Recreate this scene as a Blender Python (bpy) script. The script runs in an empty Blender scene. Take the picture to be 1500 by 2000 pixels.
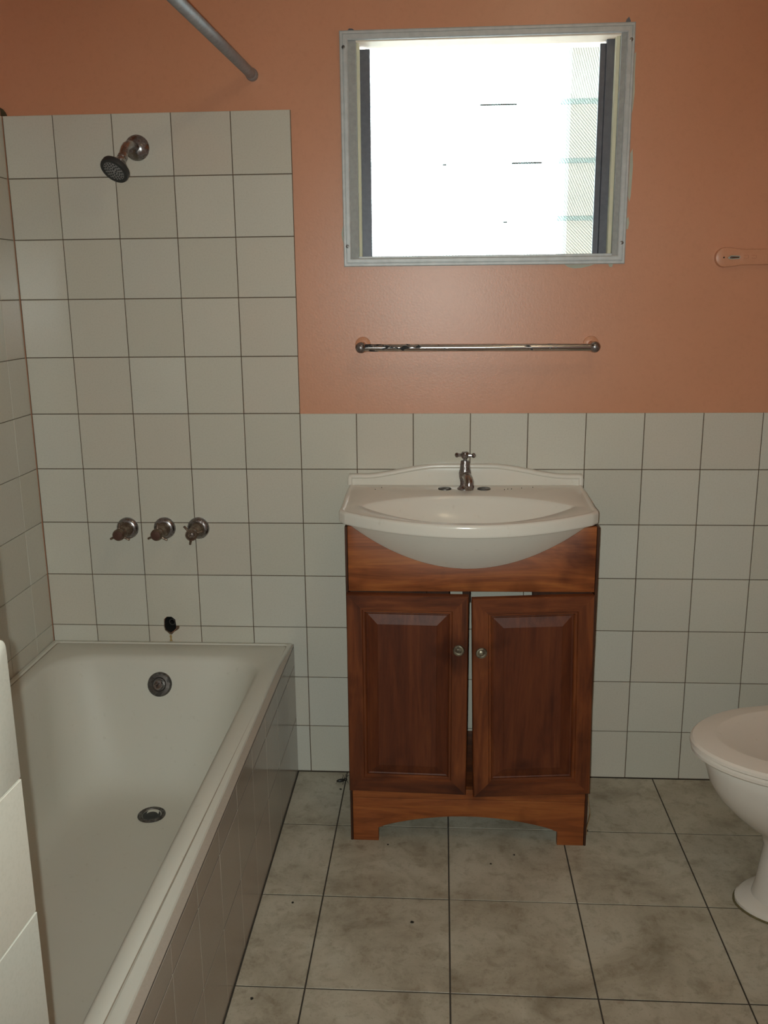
import bpy, bmesh, math, random
from math import pi, sin, cos, radians as R, sqrt
from mathutils import Vector, Matrix

random.seed(7)
SC = bpy.context.scene
COL = SC.collection

# ------------------------------------------------------------------ camera
F_PX = 1799.643
cam_d = bpy.data.cameras.new('camera')
cam_d.sensor_fit = 'HORIZONTAL'
cam_d.sensor_width = 36.0
cam_d.lens = F_PX / 1500.0 * 36.0
cam_d.clip_start = 0.01
cam = bpy.data.objects.new('camera', cam_d)
COL.objects.link(cam)
cam.location = (0.379067, -2.445990, 1.375074)
cam.rotation_euler = (1.33547249, 0.0104303430, 0.0610456525)
SC.camera = cam

# ------------------------------------------------------------------ sky
world = bpy.data.worlds.new('world')
SC.world = world
world.use_nodes = True
wn = world.node_tree
wn.nodes.clear()
w_out = wn.nodes.new('ShaderNodeOutputWorld')
w_bg = wn.nodes.new('ShaderNodeBackground')
w_bg.inputs[0].default_value = (0.93, 0.97, 1.0, 1)
w_bg.inputs[1].default_value = 13.0
wn.links.new(w_bg.outputs[0], w_out.inputs[0])

# phone flash, 15 mm left of the lens
fl = bpy.data.lights.new('phone_flash', 'SPOT')       # a phone flash throws a soft-edged beam
fl.spot_size = R(100)
fl.spot_blend = 1.0
fl.energy = 85.0
fl.color = (0.92, 1.0, 0.95)
fl.shadow_soft_size = 0.004
flo = bpy.data.objects.new('phone_flash', fl)
COL.objects.link(flo)
flo.rotation_euler = cam.rotation_euler
flo.location = cam.matrix_basis @ Vector((-0.017, 0.002, 0.0))

# portal that guides daylight sampling through the window opening
pl = bpy.data.lights.new('window_portal', 'AREA')
pl.shape = 'RECTANGLE'
pl.size, pl.size_y = 0.68, 0.52
pl.cycles.is_portal = True
plo = bpy.data.objects.new('window_portal', pl)
COL.objects.link(plo)
plo.location = (0.484, 0.118, 1.714)
plo.rotation_euler = (R(-90), 0, 0)

# warm bulb under the ceiling, behind the photographer's shoulder (its fixture is built below)
LAMP = Vector((0.75, -1.35, 2.402))
lb = bpy.data.lights.new('bulb_light', 'POINT')
lb.energy = 6.5
lb.color = (1.0, 0.80, 0.52)
lb.shadow_soft_size = 0.03
lbo = bpy.data.objects.new('bulb_light', lb)
COL.objects.link(lbo)
lbo.location = LAMP

SC.view_settings.view_transform = 'Standard'
SC.view_settings.look = 'None'
SC.view_settings.exposure = 0.0
SC.view_settings.gamma = 1.0
SC.view_settings.use_curve_mapping = False
SC.cycles.use_denoising = True
SC.cycles.max_bounces = 10
SC.cycles.diffuse_bounces = 6
SC.cycles.transparent_max_bounces = 16
SC.cycles.caustics_reflective = True       # the glossy tub skirt throws the flash onto the floor beside it
SC.cycles.caustics_refractive = False
SC.cycles.sample_clamp_indirect = 6.0
SC.cycles.blur_glossy = 0.0

# ------------------------------------------------------------------ materials
class NT:
    def __init__(s, name):
        s.m = bpy.data.materials.new(name)
        s.m.use_nodes = True
        s.t = s.m.node_tree
        s.b = s.t.nodes['Principled BSDF']
    def n(s, typ, **kw):
        o = s.t.nodes.new(typ)
        for k, v in kw.items():
            if isinstance(k, str) and k.startswith('i_'):
                o.inputs[k[2:].replace('_', ' ')].default_value = v
            else:
                setattr(o, k, v)
        return o
    def l(s, a, b): s.t.links.new(a, b)
    def pos(s, scale=(1, 1, 1), rot=(0, 0, 0), obj=False):
        mp = s.n('ShaderNodeMapping')
        mp.inputs['Scale'].default_value = scale
        mp.inputs['Rotation'].default_value = rot
        if obj:
            c = s.n('ShaderNodeTexCoord'); s.l(c.outputs['Object'], mp.inputs['Vector'])
        else:
            g = s.n('ShaderNodeNewGeometry'); s.l(g.outputs['Position'], mp.inputs['Vector'])
        return mp.outputs[0]
    def noise(s, vec, scale, detail=4, rough=.55, dist=0):
        o = s.n('ShaderNodeTexNoise')
        o.inputs['Scale'].default_value = scale
        o.inputs['Detail'].default_value = detail
        o.inputs['Roughness'].default_value = rough
        o.inputs['Distortion'].default_value = dist
        s.l(vec, o.inputs['Vector'])
        return o.outputs['Fac']
    def ramp(s, fac, stops):
        r = s.n('ShaderNodeValToRGB')
        e = r.color_ramp.elements
        while len(e) < len(stops): e.new(0.5)
        for el, (p, c) in zip(e, stops):
            el.position = p
            el.color = c if len(c) == 4 else (*c, 1)
        s.l(fac, r.inputs[0])
        return r.outputs[0]
    def mix(s, a, b, fac, mode='MIX'):
        m = s.n('ShaderNodeMix', data_type='RGBA', blend_type=mode)
        for sock, v in ((m.inputs[0], fac), (m.inputs[6], a), (m.inputs[7], b)):
            if hasattr(v, 'links') or hasattr(v, 'is_linked'): s.l(v, sock)
            elif isinstance(v, (int, float)): sock.default_value = v
            else: sock.default_value = (*v, 1) if len(v) == 3 else v
        return m.outputs[2]
    def bump(s, h, strength=.2, dist=.002):
        b = s.n('ShaderNodeBump')
        b.inputs['Strength'].default_value = strength
        b.inputs['Distance'].default_value = dist
        s.l(h, b.inputs['Height'])
        s.l(b.outputs[0], s.b.inputs['Normal'])
    def set(s, color=None, rough=None, metal=None, coat=None, spec=None):
        for k, v in (('Base Color', color), ('Roughness', rough), ('Metallic', metal), ('Coat Weight', coat), ('Specular IOR Level', spec)):
            if v is None: continue
            if hasattr(v, 'is_linked'): s.l(v, s.b.inputs[k])
            elif isinstance(v, tuple): s.b.inputs[k].default_value = (*v, 1) if len(v) == 3 else v
            else: s.b.inputs[k].default_value = v
        return s.m

def m_plain(name, c, rough=.5, metal=0., var=.12, scale=30):
    k = NT(name)
    nz = k.noise(k.pos(), scale, 5)
    col = k.mix(tuple(x * (1 - var) for x in c), tuple(min(1, x * (1 + var)) for x in c), nz)
    return k.set(col, rough, metal)

def m_tile(name, c, rough=.22, wav=.05, wsc=14):
    k = NT(name)
    oi = k.n('ShaderNodeObjectInfo')
    col = k.ramp(oi.outputs['Random'], [(0, tuple(x * f for x, f in zip(c, (.86, .85, .82)))), (.3, tuple(x * f for x, f in zip(c, (.97, .96, .94)))),
                                        (.5, tuple(x * f for x, f in zip(c, (.93, .86, .83)))), (.7, c), (.85, tuple(min(1, x * f) for x, f in zip(c, (.92, .93, .95)))), (1, tuple(min(1, x * f) for x, f in zip(c, (1.05, 1.06, 1.07))))])
    big = k.noise(k.pos(), 3.2, 3)
    col = k.mix(col, tuple(x * .88 for x in c), big)
    sp = k.noise(k.pos(), 240, 2)
    col = k.mix(col, k.ramp(sp, [(.3, (.85, .85, .83)), (.55, (1, 1, 1))]), .35, 'MULTIPLY')
    k.bump(k.noise(k.pos(), wsc, 2), wav, .002)
    return k.set(col, rough, 0)

def m_floor():
    k = NT('floor_tile_ceramic')
    oi = k.n('ShaderNodeObjectInfo')
    p = k.pos()
    a = k.noise(p, 5.5, 8, .62, .6)
    c1 = k.ramp(a, [(.30, (.27, .235, .17)), (.46, (.41, .37, .285)), (.60, (.50, .465, .37)), (.8, (.52, .50, .42))])
    b = k.noise(p, 26, 6, .7, .4)
    c2 = k.mix(c1, k.ramp(b, [(.33, (.55, .50, .43)), (.5, (1, 1, 1))]), .55, 'MULTIPLY')
    s = k.noise(p, 150, 3, .6)
    c3 = k.mix(c2, k.ramp(s, [(.28, (.5, .47, .42)), (.42, (1, 1, 1))]), .5, 'MULTIPLY')
    tint = k.ramp(oi.outputs['Random'], [(0, (.93, .92, .90)), (1, (1.0, 1.0, 1.0))])
    c4 = k.mix(c3, tint, 1.0, 'MULTIPLY')
    k.bump(b, .08, .002)
    return k.set(c4, k.ramp(a, [(.2, (.34,) * 3), (.8, (.48,) * 3)]), 0)

def m_paint():
    k = NT('orange_wall_paint')
    p = k.pos()
    a = k.noise(p, 1.7, 4, .5)
    col = k.ramp(a, [(.25, (.53, .245, .135)), (.55, (.58, .275, .160)), (.8, (.60, .295, .178))])
    sp = k.noise(p, 90, 2)
    col = k.mix(col, k.ramp(sp, [(.25, (.86, .84, .82)), (.5, (1, 1, 1))]), .3, 'MULTIPLY')
    k.bump(k.noise(p, 160, 4, .6), .22, .0012)
    return k.set(col, .36, 0)

def m_wood(name, dark, mid, light, upright=False, scale=1.0):
    """grain runs along X, or along Z when upright"""
    k = NT(name)
    def sc(a, b): return (b * scale, b * scale, a * scale) if upright else (a * scale, b * scale, b * scale)
    p = k.pos(scale=sc(1.6, 14))
    a = k.noise(p, 1.6, 7, .62, 1.2)
    col = k.ramp(a, [(.28, dark), (.5, mid), (.72, light)])
    p2 = k.pos(scale=sc(4, 70))
    f = k.noise(p2, 2.5, 4, .7)
    col = k.mix(col, k.ramp(f, [(.3, (.55, .5, .48)), (.55, (1, 1, 1))]), .45, 'MULTIPLY')
    kn = k.noise(k.pos(), 7, 3, .5)
    col = k.mix(col, k.ramp(kn, [(.27, (.35, .28, .25)), (.42, (1, 1, 1))]), .75, 'MULTIPLY')
    k.bump(f, .06, .001)
    return k.set(col, .5, 0, spec=.3)

def m_chrome(name, c=(.50, .48, .47), rust=(.10, .055, .04), amount=.5, rough=.24):
    k = NT(name)
    a = k.noise(k.pos(), 55, 6, .65)
    f = k.ramp(a, [(amount - .08, (1, 1, 1)), (amount + .06, (0, 0, 0))])
    col = k.mix(c, rust, f)
    k.set(col, k.ramp(a, [(amount - .08, (.6,) * 3), (amount + .06, (rough,) * 3)]), None)
    k.l(k.ramp(a, [(amount - .08, (.35,) * 3), (amount + .06, (1,) * 3)]), k.b.inputs['Metallic'])
    k.bump(a, .12, .001)
    return k.m

def m_ceramic(name, c, rough=.16):
    k = NT(name)
    a = k.noise(k.pos(), 4, 3)
    col = k.mix(tuple(x * .93 for x in c), c, a)
    sp = k.noise(k.pos(), 60, 5)
    col = k.mix(col, k.ramp(sp, [(.25, (.7, .66, .58)), (.36, (1, 1, 1))]), .25, 'MULTIPLY')
    return k.set(col, rough, 0)

def m_glass():
    k = NT('patterned_louvre_glass')
    t = k.t
    out = t.nodes['Material Output']
    tr = k.n('ShaderNodeBsdfTransparent')
    oi = k.n('ShaderNodeObjectInfo')
    # rolled ribs: every blade has its own rib direction, made by a random turn of the object coordinates
    c = k.n('ShaderNodeTexCoord')
    rot = k.n('ShaderNodeVectorRotate', rotation_type='Y_AXIS')
    mth = k.n('ShaderNodeMath', operation='MULTIPLY'); mth.inputs[1].default_value = 1.0
    k.l(oi.outputs['Random'], mth.inputs[0])
    k.l(c.outputs['Object'], rot.inputs['Vector']); k.l(mth.outputs[0], rot.inputs['Angle'])
    wv = k.n('ShaderNodeTexWave', wave_type='BANDS', bands_direction='X')
    wv.inputs['Scale'].default_value = 55; wv.inputs['Distortion'].default_value = 1.2; wv.inputs['Detail Scale'].default_value = 3
    k.l(rot.outputs[0], wv.inputs['Vector'])
    tint = k.ramp(wv.outputs['Fac'], [(.1, (.55, .64, .64)), (.55, (.86, .93, .92))])
    k.l(tint, tr.inputs[0])
    tl = k.n('ShaderNodeBsdfTranslucent'); tl.inputs[0].default_value = (.85, .93, .92, 1)
    gl = k.n('ShaderNodeBsdfGlossy'); gl.inputs['Roughness'].default_value = .12
    b = k.n('ShaderNodeBump'); b.inputs['Strength'].default_value = .5; b.inputs['Distance'].default_value = .001
    k.l(wv.outputs['Fac'], b.inputs['Height'])
    for s in (tl, gl): k.l(b.outputs[0], s.inputs['Normal'])
    m1 = k.n('ShaderNodeMixShader'); m1.inputs[0].default_value = .04
    k.l(tr.outputs[0], m1.inputs[1]); k.l(tl.outputs[0], m1.inputs[2])
    fr = k.n('ShaderNodeFresnel'); fr.inputs[0].default_value = 1.45
    m2 = k.n('ShaderNodeMixShader')
    k.l(fr.outputs[0], m2.inputs[0]); k.l(m1.outputs[0], m2.inputs[1]); k.l(gl.outputs[0], m2.inputs[2])
    k.l(m2.outputs[0], out.inputs['Surface'])
    return k.m

M = {}
M['tile'] = m_tile('cream_wall_tile', (.63, .615, .535))
M['skirt_tile'] = m_tile('beige_skirt_tile', (.42, .36, .30), .15, .2, 9)
M['groove'] = m_plain('brown_groove_dirt', (.30, .25, .19), .6, 0, .25, 60)
M['grout'] = m_plain('brown_dirty_grout', (.105, .068, .042), .9, var=.5, scale=60)
M['floor_grout'] = m_plain('dark_floor_grout', (.052, .044, .034), .95, var=.5, scale=70)
M['floor'] = m_floor()
M['paint'] = m_paint()
M['ceiling'] = m_plain('ceiling_white_paint', (.72, .68, .62), .8, var=.05, scale=5)
M['wood_h'] = m_wood('mahogany_rail_grain', (.115, .030, .008), (.25, .070, .018), (.37, .125, .031))
M['wood_v'] = m_wood('mahogany_stile_grain', (.062, .016, .0055), (.132, .034, .0095), (.21, .061, .0165), upright=True)
M['wood_dh'] = m_wood('mahogany_door_rail_grain', (.062, .016, .0055), (.132, .034, .0095), (.21, .061, .0165))
M['wood_panel'] = m_wood('mahogany_panel_grain', (.055, .013, .005), (.098, .024, .008), (.145, .040, .012), upright=True)
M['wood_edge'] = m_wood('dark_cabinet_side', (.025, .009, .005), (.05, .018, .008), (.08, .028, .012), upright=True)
M['wood_raw'] = m_wood('pale_raw_wood', (.30, .16, .06), (.42, .24, .10), (.5, .3, .14))
M['ceramic'] = m_ceramic('ivory_basin_ceramic', (.72, .685, .61), .2)
M['enamel'] = m_ceramic('tub_enamel', (.63, .62, .545), .55)
M['toilet'] = m_ceramic('toilet_ceramic', (.74, .70, .63))
M['seat'] = m_ceramic('toilet_seat_plastic', (.76, .70, .62), .3)
M['chrome'] = m_chrome('worn_chrome', (.40, .38, .37), amount=.42)
M['chrome_ok'] = m_chrome('tarnished_chrome', (.33, .32, .32), (.13, .085, .07), .46, .26)
M['brass'] = m_chrome('brown_tarnished_brass', (.26, .20, .15), (.09, .05, .03), .5, .4)
M['rod'] = m_plain('galvanised_grey_rod', (.29, .29, .30), .55, .3, .35, 70)
M['rubber'] = m_plain('black_rubber', (.030, .031, .031), .55)
M['face'] = m_plain('grey_spray_face', (.24, .235, .23), .6, 0, .3, 200)
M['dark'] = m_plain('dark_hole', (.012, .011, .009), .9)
M['steel_dark'] = m_chrome('dull_dark_steel', (.19, .18, .17), (.05, .045, .04), .5, .38)
M['alu'] = m_plain('weathered_aluminium', (.47, .49, .49), .5, .25, .22, 55)
M['alu_flat'] = m_plain('grey_painted_jamb', (.33, .34, .33), .6, .05, .25, 90)
M['gallery'] = m_plain('dark_louvre_gallery', (.10, .105, .125), .45, .3, .3, 80)
M['cream'] = m_plain('cream_screen_bead', (.66, .64, .47), .6)
M['soffit'] = m_plain('peach_soffit_paint', (.84, .70, .56), .7)
M['glass'] = m_glass()
M['pale_wall'] = m_plain('outside_plaster', (.29, .32, .305), .9, var=.2, scale=8)
M['putty'] = m_plain('grey_green_putty', (.46, .48, .40), .8)
M['stain'] = m_plain('ochre_rust_stain', (.36, .24, .09), .6)
k = NT('opal_globe_glass')
_a = k.n('ShaderNodeBsdfTransparent'); _c = k.n('ShaderNodeBsdfTranslucent'); _x = k.n('ShaderNodeMixShader'); _x.inputs[0].default_value = .45
k.l(_a.outputs[0], _x.inputs[1]); k.l(_c.outputs[0], _x.inputs[2]); k.l(_x.outputs[0], k.t.nodes['Material Output'].inputs['Surface'])
M['bulb'] = k.m
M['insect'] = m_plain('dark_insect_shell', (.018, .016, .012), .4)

# ------------------------------------------------------------------ helpers
def wloc(o):
    v = Vector((0, 0, 0))
    while o is not None:
        v = v + Vector(o.location); o = o.parent
    return v

def obj(name, bm, mats, parent=None, smooth=35, loc=None):
    """link the bmesh (built in world coordinates) as one mesh object, optionally under a parent that is not rotated"""
    me = bpy.data.meshes.new(name)
    org = Vector(loc) if loc is not None else (wloc(parent) if parent is not None else Vector((0, 0, 0)))
    bmesh.ops.translate(bm, verts=bm.verts, vec=-org)
    bmesh.ops.recalc_face_normals(bm, faces=bm.faces)
    bm.to_mesh(me); bm.free()
    if not isinstance(mats, (list, tuple)): mats = [mats]
    for m in mats: me.materials.append(m)
    if smooth:
        me.polygons.foreach_set('use_smooth', [True] * len(me.polygons))
        me.set_sharp_from_angle(angle=R(smooth))
    o = bpy.data.objects.new(name, me)
    COL.objects.link(o)
    if parent is not None:
        o.parent = parent
        o.location = org - wloc(parent)
    else:
        o.location = org
    return o

def thing(name, label, cat, loc, group=None):
    o = bpy.data.objects.new(name, None)
    o.empty_display_size = .05
    COL.objects.link(o)
    o.location = loc
    o['label'] = label; o['category'] = cat
    if group: o['group'] = group
    return o

def tag(o, label, cat, group=None):
    o['label'] = label; o['category'] = cat
    if group: o['group'] = group
    return o

def struct(o):
    o['kind'] = 'structure'; return o

def box(bm, x0, x1, y0, y1, z0, z1, bev=0., seg=1, mi=0):
    r = bmesh.ops.create_cube(bm, size=1.0)
    vs = r['verts']
    for v in vs:
        v.co = Vector((x0 + (v.co.x + .5) * (x1 - x0), y0 + (v.co.y + .5) * (y1 - y0), z0 + (v.co.z + .5) * (z1 - z0)))
    fs = set(f for v in vs for f in v.link_faces)
    for f in fs: f.material_index = mi
    if bev > 0:
        es = list(set(e for v in vs for e in v.link_edges))
        bmesh.ops.bevel(bm, geom=es, offset=bev, segments=seg, affect='EDGES', profile=.5)
    return bm

def frame_of(axis):
    a = Vector(axis).normalized()
    u = a.orthogonal().normalized() if abs(a.z) > .9 else a.cross(Vector((0, 0, 1))).normalized()
    return a, u, a.cross(u)

def lathe(bm, org, axis, prof, n=24, mi=0, cap0=True, cap1=True):
    """prof: (distance along axis, radius)"""
    a, u, w = frame_of(axis); org = Vector(org)
    rings = []
    for d, r in prof:
        rings.append([bm.verts.new(org + a * d + (u * cos(2 * pi * k / n) + w * sin(2 * pi * k / n)) * max(r, 1e-5)) for k in range(n)])
    for A, B in zip(rings, rings[1:]):
        for k in range(n):
            f = bm.faces.new((A[k], A[(k + 1) % n], B[(k + 1) % n], B[k])); f.material_index = mi
    if cap0: bm.faces.new(rings[0][::-1]).material_index = mi
    if cap1: bm.faces.new(rings[-1]).material_index = mi
    return bm

def tube(bm, pts, radii, n=14, mi=0, squash=None):
    pts = [Vector(p) for p in pts]
    if not isinstance(radii, (list, tuple)): radii = [radii] * len(pts)
    rings = []; ref = None
    for i, p in enumerate(pts):
        t = (pts[min(i + 1, len(pts) - 1)] - pts[max(i - 1, 0)]).normalized()
        if ref is None:
            ref = t.orthogonal().normalized()
        ref = (ref - t * ref.dot(t)).normalized()
        w = t.cross(ref)
        rings.append([bm.verts.new(p + (ref * cos(2 * pi * k / n) + w * sin(2 * pi * k / n)) * radii[i]) for k in range(n)])
    for A, B in zip(rings, rings[1:]):
        for k in range(n):
            f = bm.faces.new((A[k], A[(k + 1) % n], B[(k + 1) % n], B[k])); f.material_index = mi
    bm.faces.new(rings[0][::-1]).material_index = mi; bm.faces.new(rings[-1]).material_index = mi
    return bm

def loft(bm, rings, close_last=True, close_first=False, mats=None):
    """rings: lists of points of equal length"""
    vs = [[bm.verts.new(p) for p in r] for r in rings]
    n = len(vs[0])
    for i, (A, B) in enumerate(zip(vs, vs[1:])):
        for k in range(n):
            f = bm.faces.new((A[k], A[(k + 1) % n], B[(k + 1) % n], B[k]))
            if mats: f.material_index = mats[i] if not callable(mats) else mats(i, k, n)
    if close_last: bm.faces.new(vs[-1])
    if close_first: bm.faces.new(vs[0][::-1])
    return vs

FACE_NY = Matrix(((1, 0, 0, 0), (0, 0, -1, 0), (0, 1, 0, 0), (0, 0, 0, 1)))   # local X,Y,Z -> world X, Z, -Y

def plate(bm, outer, holes, t, mat4=FACE_NY, org=(0, 0, 0), bev=0.):
    """flat plate from 2D outlines, front at local z = 0 and t thick behind it"""
    b = bmesh.new()
    edges = []
    for loop in [outer] + holes:
        vs = [b.verts.new((p[0], p[1], 0)) for p in loop]
        for i in range(len(vs)):
            edges.append(b.edges.new((vs[i], vs[(i + 1) % len(vs)])))
    bmesh.ops.triangle_fill(b, edges=edges, use_beauty=True, normal=(0, 0, 1))
    faces = list(b.faces)
    for f in faces:
        if f.normal.z < 0: f.normal_flip()
    r = bmesh.ops.extrude_face_region(b, geom=faces)
    nv = [g for g in r['geom'] if isinstance(g, bmesh.types.BMVert)]
    bmesh.ops.translate(b, verts=nv, vec=(0, 0, -t))
    bmesh.ops.recalc_face_normals(b, faces=b.faces)
    if bev > 0:
        es = [e for e in b.edges if len(e.link_faces) == 2 and e.calc_face_angle(0) > .9 and all(abs(v.co.z) < 1e-6 for v in e.verts)]
        bmesh.ops.bevel(b, geom=es, offset=bev, segments=2, affect='EDGES', profile=.5)
    me = bpy.data.meshes.new('tmp'); b.to_mesh(me); b.free()
    me.transform(Matrix.Translation(Vector(org)) @ mat4)
    bm.from_mesh(me); bpy.data.meshes.remove(me)
    return bm

def ell(cx, cy, rx, ry, n=24, a0=0):
    return [(cx + rx * cos(a0 + 2 * pi * k / n), cy + ry * sin(a0 + 2 * pi * k / n)) for k in range(n)]

# tiles: shared meshes per size, front face at local z = 0
_tm = {}
def tile_mesh(w, h, t, ch, m):
    key = (round(w, 4), round(h, 4), round(t, 4), m.name)
    if key in _tm: return _tm[key]
    b = bmesh.new()
    def ring(dx, z): return [b.verts.new((sx * (w / 2 - dx), sy * (h / 2 - dx), z)) for sx, sy in ((-1, -1), (1, -1), (1, 1), (-1, 1))]
    r0, r1, r2 = ring(0, -t), ring(0, -ch), ring(ch, 0)
    for A, B in ((r0, r1), (r1, r2)):
        for k in range(4): b.faces.new((A[k], A[(k + 1) % 4], B[(k + 1) % 4], B[k]))
    b.faces.new(r2)
    me = bpy.data.meshes.new('tile'); b.to_mesh(me); b.free(); me.materials.append(m)
    _tm[key] = me
    return me

def put_tile(parent, o, ax, ay, az, u0, u1, v0, v1, m, gap=.0021, t=.0052, ch=.0008, jit=.0003, tilt=.0022):
    """o + ax*u + ay*v is a point of the tiled face; az points out of it"""
    w, h = u1 - u0 - gap, v1 - v0 - gap
    if w < .006 or h < .006: return None
    me = tile_mesh(w, h, t, ch, m)
    ob = bpy.data.objects.new('tile', me)
    COL.objects.link(ob)
    ax, ay, az = Vector(ax), Vector(ay), Vector(az)
    p = Vector(o) + ax * (u0 + u1) / 2 + ay * (v0 + v1) / 2 + az * random.uniform(-jit, jit * .3)
    rot = Matrix((ax, ay, az)).transposed().to_4x4()
    rot = rot @ Matrix.Rotation(random.gauss(0, tilt), 4, 'X') @ Matrix.Rotation(random.gauss(0, tilt), 4, 'Y')
    ob.parent = parent
    ob.matrix_local = Matrix.Translation(p - wloc(parent)) @ rot
    return ob

# ------------------------------------------------------------------ room
P = .152; ZT = 1.0581
XL, XR, YF, ZC = -.7385, 1.66, -3.10, 2.55
XS = -.038                                   # face of the tub skirt
WX0, WX1, WZ0, WZ1 = .146, .8215, 1.456, 1.9745   # window opening
HOLE = (-.394, .4505)

def hole_pts(s=1.0):
    pr = [(-.0172, .012), (-.0155, .021), (-.008, .0268), (.0055, .0268), (.0155, .021), (.0178, .010), (.0180, -.002), (.0165, -.012), (.0095, -.019), (.002, -.024), (-.005, -.021), (-.0135, -.014), (-.0170, -.004)]
    return [(HOLE[0] + a * s, HOLE[1] + b * s) for a, b in pr][::-1]

bm = bmesh.new()
plate(bm, [(XL - .12, -.1), (XR + .12, -.1), (XR + .12, ZC + .1), (XL - .12, ZC + .1)],
      [[(WX0, WZ0), (WX1, WZ0), (WX1, WZ1), (WX0, WZ1)], hole_pts(.94)], .115, org=(0, .0058, 0))
wall_back = struct(obj('wall_back', bm, M['paint'], smooth=0))
bm = bmesh.new()
box(bm, XL - .12, XL - .0058, YF - .1, .0058, -.1, ZC + .1)
wall_left = struct(obj('wall_left', bm, M['paint'], smooth=0))
bm = bmesh.new(); box(bm, XR + .0058, XR + .12, YF - .1, .0058, -.1, ZC + .1)
wall_right = struct(obj('wall_right', bm, M['paint'], smooth=0))
bm = bmesh.new(); box(bm, XL - .12, XR + .12, YF - .12, YF, -.1, ZC + .1)
wall_front = struct(obj('wall_front', bm, M['paint'], smooth=0))
bm = bmesh.new(); box(bm, XL - .12, XR + .12, YF - .12, .12, ZC, ZC + .1)
ceiling = struct(obj('ceiling', bm, M['ceiling'], smooth=0))
bm = bmesh.new(); box(bm, XL - .12, XR + .12, YF - .12, .12, -.12, -.0013)
floor = struct(obj('floor', bm, M['floor_grout'], smooth=0))

# floor tiles
FX, FY, FS = .1072, -.2762, .29433
xs = [XS + .001] + [FX + FS * k for k in range(0, 6)] + [XR]
ys = [0.0] + [FY - FS * k for k in range(0, 10)] + [YF]
for i in range(len(xs) - 1):
    for j in range(len(ys) - 1):
        put_tile(floor, (0, 0, 0), (1, 0, 0), (0, 1, 0), (0, 0, 1), xs[i], xs[i + 1], ys[j + 1], ys[j], M['floor'], gap=.0034, t=.008, ch=.0005, jit=.0002, tilt=.0012)

# back wall tiles
zrows = [ZT + P * k for k in range(5, -7, -1)] + [.0012]     # joint heights from the tub block's top down to the floor
def cols(a, b): return [P * k for k in range(a, b + 1)]
bx, by, bz = (1, 0, 0), (0, 0, 1), (0, -1, 0)
for j in range(len(zrows) - 1):
    z1, z0 = zrows[j], zrows[j + 1]
    left = [XL + .001] + cols(-4, 0)
    right = cols(0, 10) + [XR]
    for xx in ((left,) if j < 5 else (left, right)):
        for i in range(len(xx) - 1):
            if xx[i + 1] <= -.1 and z1 < .40: continue
            if abs(xx[i] + 3 * P) < .01 and (abs(z0 - .4501) < .01 or abs(z1 - .4501) < .01): continue
            put_tile(wall_back, (0, 0, 0), bx, by, bz, xx[i], xx[i + 1], z0, z1, M['tile'])
# the two tiles broken around the pipe hole
hx, hz = HOLE
zm = ZT - 4 * P
g = .0009
up = [(-3 * P + g, zm + g), (hx - .0172, zm + g), (hx - .0165, hz + .018), (hx - .0085, hz + .0266), (hx + .0065, hz + .0266), (hx + .0165, hz + .018), (hx + .0178, zm + g), (-2 * P - g, zm + g), (-2 * P - g, zm + P - g), (-3 * P + g, zm + P - g)]
bm = plate(bmesh.new(), up, [], .005, bev=.0007); obj('tile', bm, M['tile'], wall_back, 30)
dn = [(-3 * P + g, zm - P + g), (-2 * P - g, zm - P + g), (-2 * P - g, zm - g), (hx + .0275, zm - g), (hx + .0260, zm - .0085), (hx + .0180, zm - .0145), (hx + .0105, zm - .0185), (hx + .004, zm - .0265), (hx - .003, zm - .0265), (hx - .008, zm - .0205), (hx - .0155, zm - .0145), (hx - .0178, zm - g), (-3 * P + g, zm - g)]
bm = plate(bmesh.new(), dn, [], .005, bev=.0007); obj('tile', bm, M['tile'], wall_back, 30)

# brown bedding behind the tiles, seen in the joints
GB = .0026
bm = bmesh.new()
plate(bm, [(XL, 0.0), (XR, 0.0), (XR, ZT - .0012), (0, ZT - .0012), (0, ZT + 5 * P - .0012), (XL, ZT + 5 * P - .0012)], [hole_pts()], .0034, org=(0, GB, 0))
obj('grout', bm, M['grout'], wall_back, 0)
# dark sides of the hole
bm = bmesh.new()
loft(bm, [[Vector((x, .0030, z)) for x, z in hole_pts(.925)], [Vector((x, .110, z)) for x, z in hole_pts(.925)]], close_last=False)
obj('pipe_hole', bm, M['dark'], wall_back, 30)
# dark cut pipe inside the hole
bm = bmesh.new()
lathe(bm, (hx, .10, hz + .002), (0, -1, 0), [(0, .0105), (.072, .0105), (.075, .0095), (.075, .0075), (.02, .007)], 16)
obj('pipe_stub', bm, M['steel_dark'], wall_back)
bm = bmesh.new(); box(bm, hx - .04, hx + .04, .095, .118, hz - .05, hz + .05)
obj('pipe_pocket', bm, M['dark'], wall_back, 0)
# rust run below the hole
bm = bmesh.new()
plate(bm, [(hx + .0015, zm - .026), (hx + .004, zm - .032), (hx + .003, zm - .040), (hx + .0055, zm - .047), (hx - .0035, zm - .047), (hx - .001, zm - .039), (hx - .003, zm - .031)], [], .0012, org=(0, -.0012, 0), bev=.0004)
obj('rust_run', bm, M['stain'], wall_back)

# left wall tiles
lx, ly, lz = (0, 1, 0), (0, 0, 1), (1, 0, 0)
ycut = [-.0005] + [-.108 - P * k for k in range(0, 10)] + [-1.634]
for j in range(0, 10):
    z1, z0 = zrows[j], zrows[j + 1]
    if z1 < .40: continue
    for i in range(len(ycut) - 1):
        put_tile(wall_left, (XL, 0, 0), lx, ly, lz, ycut[i + 1], ycut[i], z0, z1, M['tile'], gap=.0016)
bm = bmesh.new(); box(bm, XL - .006, XL - .0030, -1.634, 0, .0, ZT + 5 * P - .001)
obj('grout', bm, M['grout'], wall_left, 0)
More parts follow.
